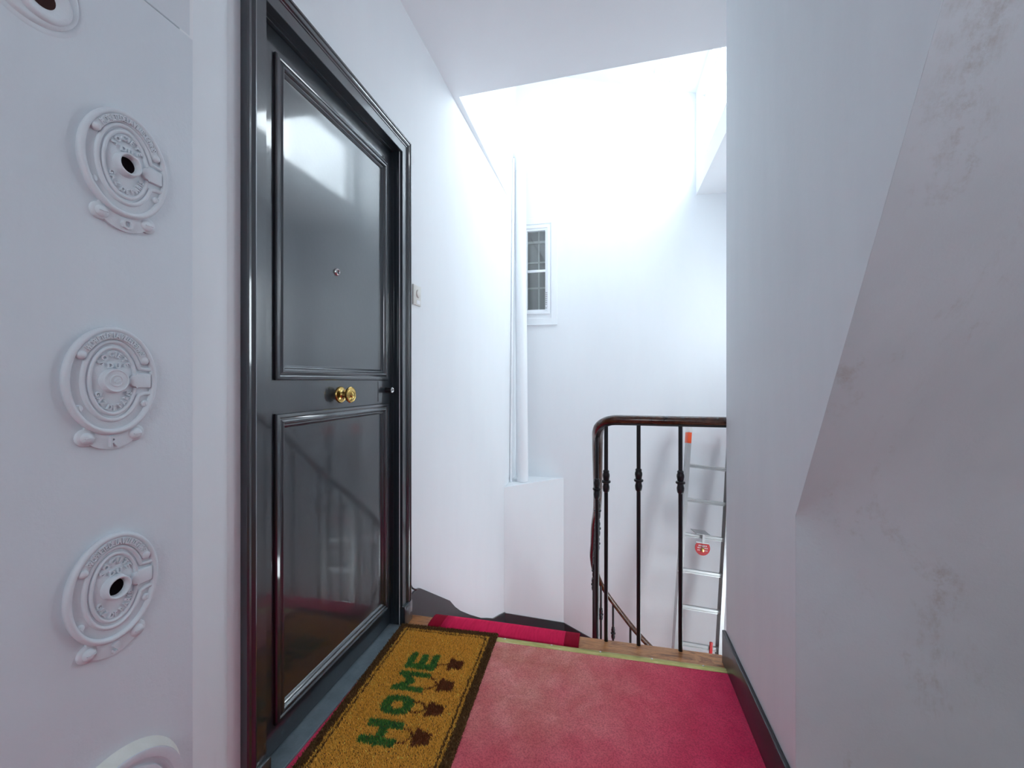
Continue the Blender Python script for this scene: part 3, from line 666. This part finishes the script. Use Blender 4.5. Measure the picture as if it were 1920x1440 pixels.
for i, (cx, ch) in enumerate(LET_C):
    pile_part('letter', pile[('letter', i)], 'coirgreen', 0.011, 0.016, 'green letter ' + ch)
    pile_part('flower_pot', pile[('pot', i)], 'coirpot', 0.011, 0.015, 'brown flower pot under the letter ' + ch)
    pile_part('stem', pile[('stem', i)], 'coirpot', 0.011, 0.015)

# ------------------------------------------------------------------ railing
rl = tag(empty('stair_railing', (0.87, EDGE, 0)), 'curved dark wooden handrail on slim black iron balusters round the stairwell', 'railing')
ro = Vector((0.87, EDGE, 0))
HR = 0.95
path = [(2.44, 1.868, HR), (1.80, 1.868, HR), (1.40, 1.868, HR), (1.15, 1.868, HR), (1.00, 1.872, HR), (0.935, 1.890, HR - .004), (0.895, 1.932, HR - .025), (0.876, 1.99, HR - .062)]
for i in range(1, 14):
    x, y = INN[i]; path.append((x, y, HR - RISE * i + (0.03 if i == 1 else 0.012 if i == 2 else 0)))
rp_ = catmull(path, 7)
bm = bmesh.new()
sec = [(0.026 * math.cos(t), 0.0195 * math.sin(t) * (1 if math.sin(t) > 0 else 0.85)) for t in [2 * PI * k / 14 for k in range(14)]]
sweep(bm, [p - ro for p in rp_], sec); link('handrail', bm, 'railwood', rl, 80)
bm = bmesh.new(); sweep(bm, [p - ro - Vector((0, 0, 0.019)) for p in rp_], [(-0.009, -0.004), (0.009, -0.004), (0.009, 0.004), (-0.009, 0.004)]); link('core_rail', bm, 'iron', rl, 50)
def baluster_mesh(h):
    k = h - 0.255 + 0.02
    bm = bmesh.new()
    r = 0.0085
    lathe(bm, [(0, 0.0), (r, 0.0), (r, k - 0.055), (r, h), (0, h)], 12)
    return bm, k
def collar_mesh(k):
    r = 0.0085; bm = bmesh.new()
    lathe(bm, [(r, k - 0.048), (0.0125, k - 0.044), (0.0145, k - 0.034), (0.0150, k - 0.024), (0.0125, k - 0.014), (0.0125, k - 0.009), (0.0185, k - 0.006), (0.0195, k - 0.002), (0.0185, k + 0.002), (0.0125, k + 0.005), (0.0135, k + 0.012), (0.0155, k + 0.022), (0.0150, k + 0.030), (0.0120, k + 0.038), (0.0135, k + 0.042), (0.0110, k + 0.047), (r, k + 0.048)], 12)
    return bm
spots = [(1.56, 1.872, 0, HR), (1.42, 1.872, 0, HR), (1.212, 1.872, 0, HR), (1.046, 1.874, 0, HR), (0.912, 1.876, 0, HR - 0.012)]
first = None
for x, y, z, h in spots[:4]:
    if first is None:
        bm, k = baluster_mesh(HR - 0.018); first = link('baluster', bm, 'iron', rl, 40); cb = link('collar', collar_mesh(k), 'iron', first, 40); o = first
    else:
        o = first.copy(); C.objects.link(o); c2 = cb.copy(); C.objects.link(c2); c2.parent = o; o.parent = rl
    o.location = Vector((x, y, z)) - ro
bm, k = baluster_mesh(HR - 0.03); o = link('baluster', bm, 'iron', rl, 40); link('collar', collar_mesh(k), 'iron', o, 40); o.location = Vector((0.912, 1.874, 0)) - ro
stf = None
for i in range(0, 13):
    a, b = Vector((*INN[i], 0)), Vector((*INN[i + 1], 0)); p = (a + b) / 2
    p.x -= 0.0
    if stf is None:
        bm, k = baluster_mesh(HR + RISE / 2 - 0.012); stf = link('baluster', bm, 'iron', rl, 40); cb2 = link('collar', collar_mesh(k), 'iron', stf, 40); o = stf
    else:
        o = stf.copy(); C.objects.link(o); c2 = cb2.copy(); C.objects.link(c2); c2.parent = o; o.parent = rl
    o.location = Vector((p.x, p.y, -RISE * (i + 1))) - ro

# ------------------------------------------------------------------ ladder
foot = Vector((1.387, 3.734, -2.004)); topl = Vector((1.620, 4.10, 0.716))
ldir = (topl - foot).normalized(); Llen = (topl - foot).length
lx_ = Vector((math.cos(0.082), 0.09, -math.sin(0.082))); lx_ = (lx_ - ldir * lx_.dot(ldir)).normalized(); lz_ = lx_.cross(ldir).normalized()   # lz_ points to the viewer
lad = tag(empty('ladder', foot), 'aluminium ladder with orange end cap leaning on the stairwell wall', 'ladder')
LM = Matrix((lx_, ldir, lz_)).transposed()
lad.rotation_euler = LM.to_euler()
LWID = 0.385
for sgn, x in ((0, 0.0), (1, LWID)):
    # channel section rail: web outside, two flanges inwards
    w, t, dpt = 0.030, 0.004, 0.085
    s = 1 if sgn == 0 else -1
    pts = [(x, -dpt / 2), (x + s * w, -dpt / 2), (x + s * w, -dpt / 2 + t), (x + s * t, -dpt / 2 + t), (x + s * t, dpt / 2 - t), (x + s * w, dpt / 2 - t), (x + s * w, dpt / 2), (x, dpt / 2)]
    bm = bmesh.new(); prism(bm, [(p[0], p[1]) for p in pts], 0.03, Llen - 0.03, 'y')
    rail = link('rail', bm, 'alu', lad)
    bm = boxes((min(x - s * 0.003, x + s * 0.030), max(x - s * 0.003, x + s * 0.030), Llen - 0.16, Llen - 0.065, -0.046, 0.046), bevel=0.003); link('end_cap', bm, 'orange', rail, 40)
    bm = boxes((min(x - s * 0.003, x + s * 0.030), max(x - s * 0.003, x + s * 0.030), Llen - 0.065, Llen + 0.01, -0.046, 0.046), bevel=0.006); link('cap_sleeve', bm, 'clear', rail, 40)
    bm = boxes((min(x - s * 0.003, x + s * 0.030), max(x - s * 0.003, x + s * 0.030), 0.0, 0.07, -0.047, 0.047), bevel=0.004); link('foot', bm, 'iron', rail, 40)
    for k in range(9):
        bm = bmesh.new(); yy = Llen - 0.36 - 0.305 * k + 0.004
        if yy < 0.05: continue
        lathe(bm, [(0.006, 0), (0.0055, 0.003), (0.003, 0.005), (0, 0.005)], 10, 'x', (0, 0, 0))
        for v in bm.verts: v.co = (x - s * v.co.x, yy + v.co.y, v.co.z)
        link('rivet', bm, 'chrome', rail, 60)
rung0 = None
for k in range(8):
    yy = Llen - 0.355 - 0.299 * k
    if rung0 is None:
        bm = bmesh.new()
        prism(bm, [(-0.016, -0.017), (0.016, -0.017), (0.016, -0.009), (0.0125, -0.007), (0.0125, -0.003), (0.016, -0.001), (0.016, 0.012), (0.012, 0.016), (-0.012, 0.016), (-0.016, 0.012)], 0.022, LWID - 0.022, 'x')
        for v in bm.verts: v.co = (v.co.x, v.co.z, v.co.y)
        rung0 = link('rung', bm, 'alu', lad); o = rung0
    else:
        o = rung0.copy(); C.objects.link(o); o.parent = lad
    o.location = (0, yy, 0)
bm = boxes((0.288, 0.311, Llen - 0.355 - 0.299 * 5 - 0.045, Llen - 0.355 - 0.299 * 5 + 0.055, 0.010, 0.030), bevel=0.003); link('clip', bm, 'redplastic', lad, 40)
# locking board hung on the third rung
yy = Llen - 0.355 - 0.299 * 2
def lp3(u, v, w): return foot + lx_ * u + ldir * v + lz_ * w
tg = tag(empty('ladder_lock', lp3(0.155, yy, 0), lad.rotation_euler), 'metal bracket with a round red tag and brass padlock on a ladder rung', 'lock')
bm = bmesh.new(); V = [bm.verts.new(p) for p in ((-0.065, 0.045, -0.03), (0.055, 0.045, -0.03), (0.085, 0.022, 0.045), (-0.035, 0.022, 0.045), (-0.065, 0.050, -0.03), (0.055, 0.050, -0.03), (0.085, 0.027, 0.045), (-0.035, 0.027, 0.045))]
for q in ((3, 2, 1, 0), (4, 5, 6, 7), (0, 1, 5, 4), (1, 2, 6, 5), (2, 3, 7, 6), (3, 0, 4, 7)): bm.faces.new([V[i] for i in q])
link('bracket', bm, 'alu', tg)
link('strap', boxes((0.018, 0.038, -0.05, 0.026, 0.034, 0.040)), 'alu', tg)
bm = bmesh.new()
disc = [(0.026 + 0.062 * math.cos(t), -0.088 + 0.062 * math.sin(t)) for t in [PI - 0.72 + (PI + 1.44) * k / 40 for k in range(41)]]
prism(bm, disc, 0.028, 0.033); rd = link('tag_disc', bm, 'redplastic', tg)
link('top_bar', boxes((-0.028, 0.080, -0.050, -0.040, 0.027, 0.036)), 'alu', tg)
bm = bmesh.new()
for yb, n_, hh in ((-0.070, 5, 0.010), (-0.088, 6, 0.009), (-0.108, 6, 0.007)):     # rows of illegible print on the tag
    for k in range(n_):
        cx = 0.026 + (k - (n_ - 1) / 2) * 0.0145
        box(bm, cx - 0.005, cx + 0.005, yb - hh / 2, yb + hh / 2, 0.0330, 0.0336)
link('print', bm, 'whiteprint', rd)
bm = boxes((0.016, 0.036, -0.118, -0.084, 0.0337, 0.046), bevel=0.002); pk = link('padlock', bm, 'brass', tg, 40)
bm = bmesh.new(); sweep(bm, [(0.026 + 0.007 * math.cos(t), -0.084 + 0.022 * math.sin(t), 0.040) for t in [PI * k / 10 for k in range(11)]], circ(0.002, 6), up=Vector((0, 0, 1))); link('shackle', bm, 'chrome', pk, 60)

# ------------------------------------------------------------------ far window, pipe, vent
wf = struct(empty('window_1', ((WX0 + WX1) / 2, FY, (WZ0 + WZ1) / 2), FARROT), 'small white casement window on the far wall behind the pipe')
ww, wh = (WX1 - WX0) / 2, (WZ1 - WZ0) / 2
bm = bmesh.new(); frame_moulding(bm, -ww - 0.06, ww + 0.075, -wh - 0.10, wh + 0.08, [(0, -0.001), (0, 0.009), (0.002, 0.011), (0.058, 0.011), (0.060, 0.009), (0.060, -0.001)]); link('surround', bm, 'wall', wf, 40)
link('window_sill', boxes((-ww - 0.06, ww + 0.075, -wh - 0.112, -wh - 0.100, 0, 0.020), bevel=0.002), 'trimw', wf, 40)
bm = bmesh.new(); frame_moulding(bm, -ww, ww, -wh, wh, [(0, -0.03), (0, 0.014), (0.002, 0.016), (0.022, 0.016), (0.024, 0.006), (0.046, 0.004), (0.048, -0.012), (0.048, -0.03)]); link('window_frame', bm, 'trimw', wf, 40)
link('glazing_bar', boxes((-ww + 0.046, ww - 0.046, -0.022, 0.004, -0.02, 0.004), bevel=0.003), 'trimw', wf, 40)
for z0, z1 in ((-wh + 0.047, -0.022), (0.004, wh - 0.047)): link('pane', boxes((-ww + 0.047, ww - 0.047, z0, z1, -0.014, -0.010)), 'glass', wf)
# the second, inner window seen through the glass
iw = link('inner_window', boxes((-ww, ww, -wh, wh, -0.15, -0.145)), 'frost', wf); iw['label'] = 'frosted inner window seen through the glass'
for b in ((-0.002, 0.014, -wh, wh, -0.145, -0.132), (0.105, 0.118, -wh, wh, -0.145, -0.132), (-ww, ww, 0.105, 0.122, -0.145, -0.132), (-ww, ww, -0.16, -0.143, -0.145, -0.132), (-ww, ww, 0.31, 0.335, -0.145, -0.125)): link('muntin', boxes(b), 'muntin', iw)
bm = bmesh.new()
for r in range(9):
    for c_ in range(2):
        if random.random() < 0.85: box(bm, ww - 0.040 + c_ * 0.014, ww - 0.033 + c_ * 0.014, -wh + 0.055 + r * 0.019, -wh + 0.063 + r * 0.019, 0.0035 if c_ == 0 else 0.0045, 0.0062)
link('vent_holes', bm, 'hole', wf)
pp = tag(empty('waste_pipe', (0.118, 4.02, 0.15)), 'tall white painted pipe standing in the far corner of the stairwell', 'pipe')
po = Vector((0.118, 4.02, 0.15))
p0, p1 = Vector((0.118, 4.02, 0.15)), Vector((0.066, 4.165, 3.24))
bm = bmesh.new(); sweep(bm, [p0 - po, p1 - po], circ(0.056, 28), up=Vector((0, 1, 0))); link('tube', bm, 'trimw', pp, 60)
bm = bmesh.new(); sweep(bm, [p1 - po + Vector((0, 0, -0.05)), p1 - po + Vector((0, 0, 0.012))], circ(0.0605, 28), up=Vector((0, 1, 0))); link('socket', bm, 'trimw', pp, 60)
bm = bmesh.new(); sweep(bm, [p1 - po, p1 - po + Vector((0, 0, 0.06)), p1 - po + Vector((-0.015, 0.015, 0.10)), p1 - po + Vector((-0.05, 0.05, 0.13)), p1 - po + Vector((-0.10, 0.10, 0.14))], circ(0.055, 28), up=Vector((0.7, -0.7, 0))); link('elbow', bm, 'trimw', pp, 60)
bm = bmesh.new(); sweep(bm, [(0.016, 3.97, 0.15), (0.012, 4.10, 3.30)], circ(0.013, 12), up=Vector((0, 1, 0))); tag(link('thin_pipe', bm, 'trimw', smooth=60), 'thin white pipe running up beside the tall waste pipe', 'pipe')
# louvred vent on the sloping roof
vt = tag(empty('ceiling_vent', (1.405, 4.02, roof_z(1.405)), (PI, -0.274, 0)), 'small white louvred vent on the sloping stairwell ceiling', 'vent')
vt.rotation_euler = (Matrix.Rotation(0.274, 4, 'Y') @ Matrix.Rotation(PI, 4, 'X')).to_euler()
link('plate', boxes((-0.10, 0.10, -0.145, 0.145, -0.001, 0.006), bevel=0.002), 'trimw', vt, 40)
for r in range(3):
    for k in range(7):
        bm = bmesh.new(); x = -0.075 + k * 0.025; y = -0.095 + r * 0.092
        V = [bm.verts.new(p) for p in ((x - 0.007, y - 0.032, 0.005), (x + 0.007, y - 0.032, 0.005), (x + 0.007, y + 0.032, 0.005), (x - 0.007, y + 0.032, 0.005), (x + 0.005, y - 0.028, 0.017), (x + 0.005, y + 0.028, 0.017))]
        for q in ((0, 1, 4), (1, 2, 5, 4), (2, 3, 5), (3, 0, 4, 5)): bm.faces.new([V[i] for i in q])
        link('louvre', bm, 'trimw', vt)
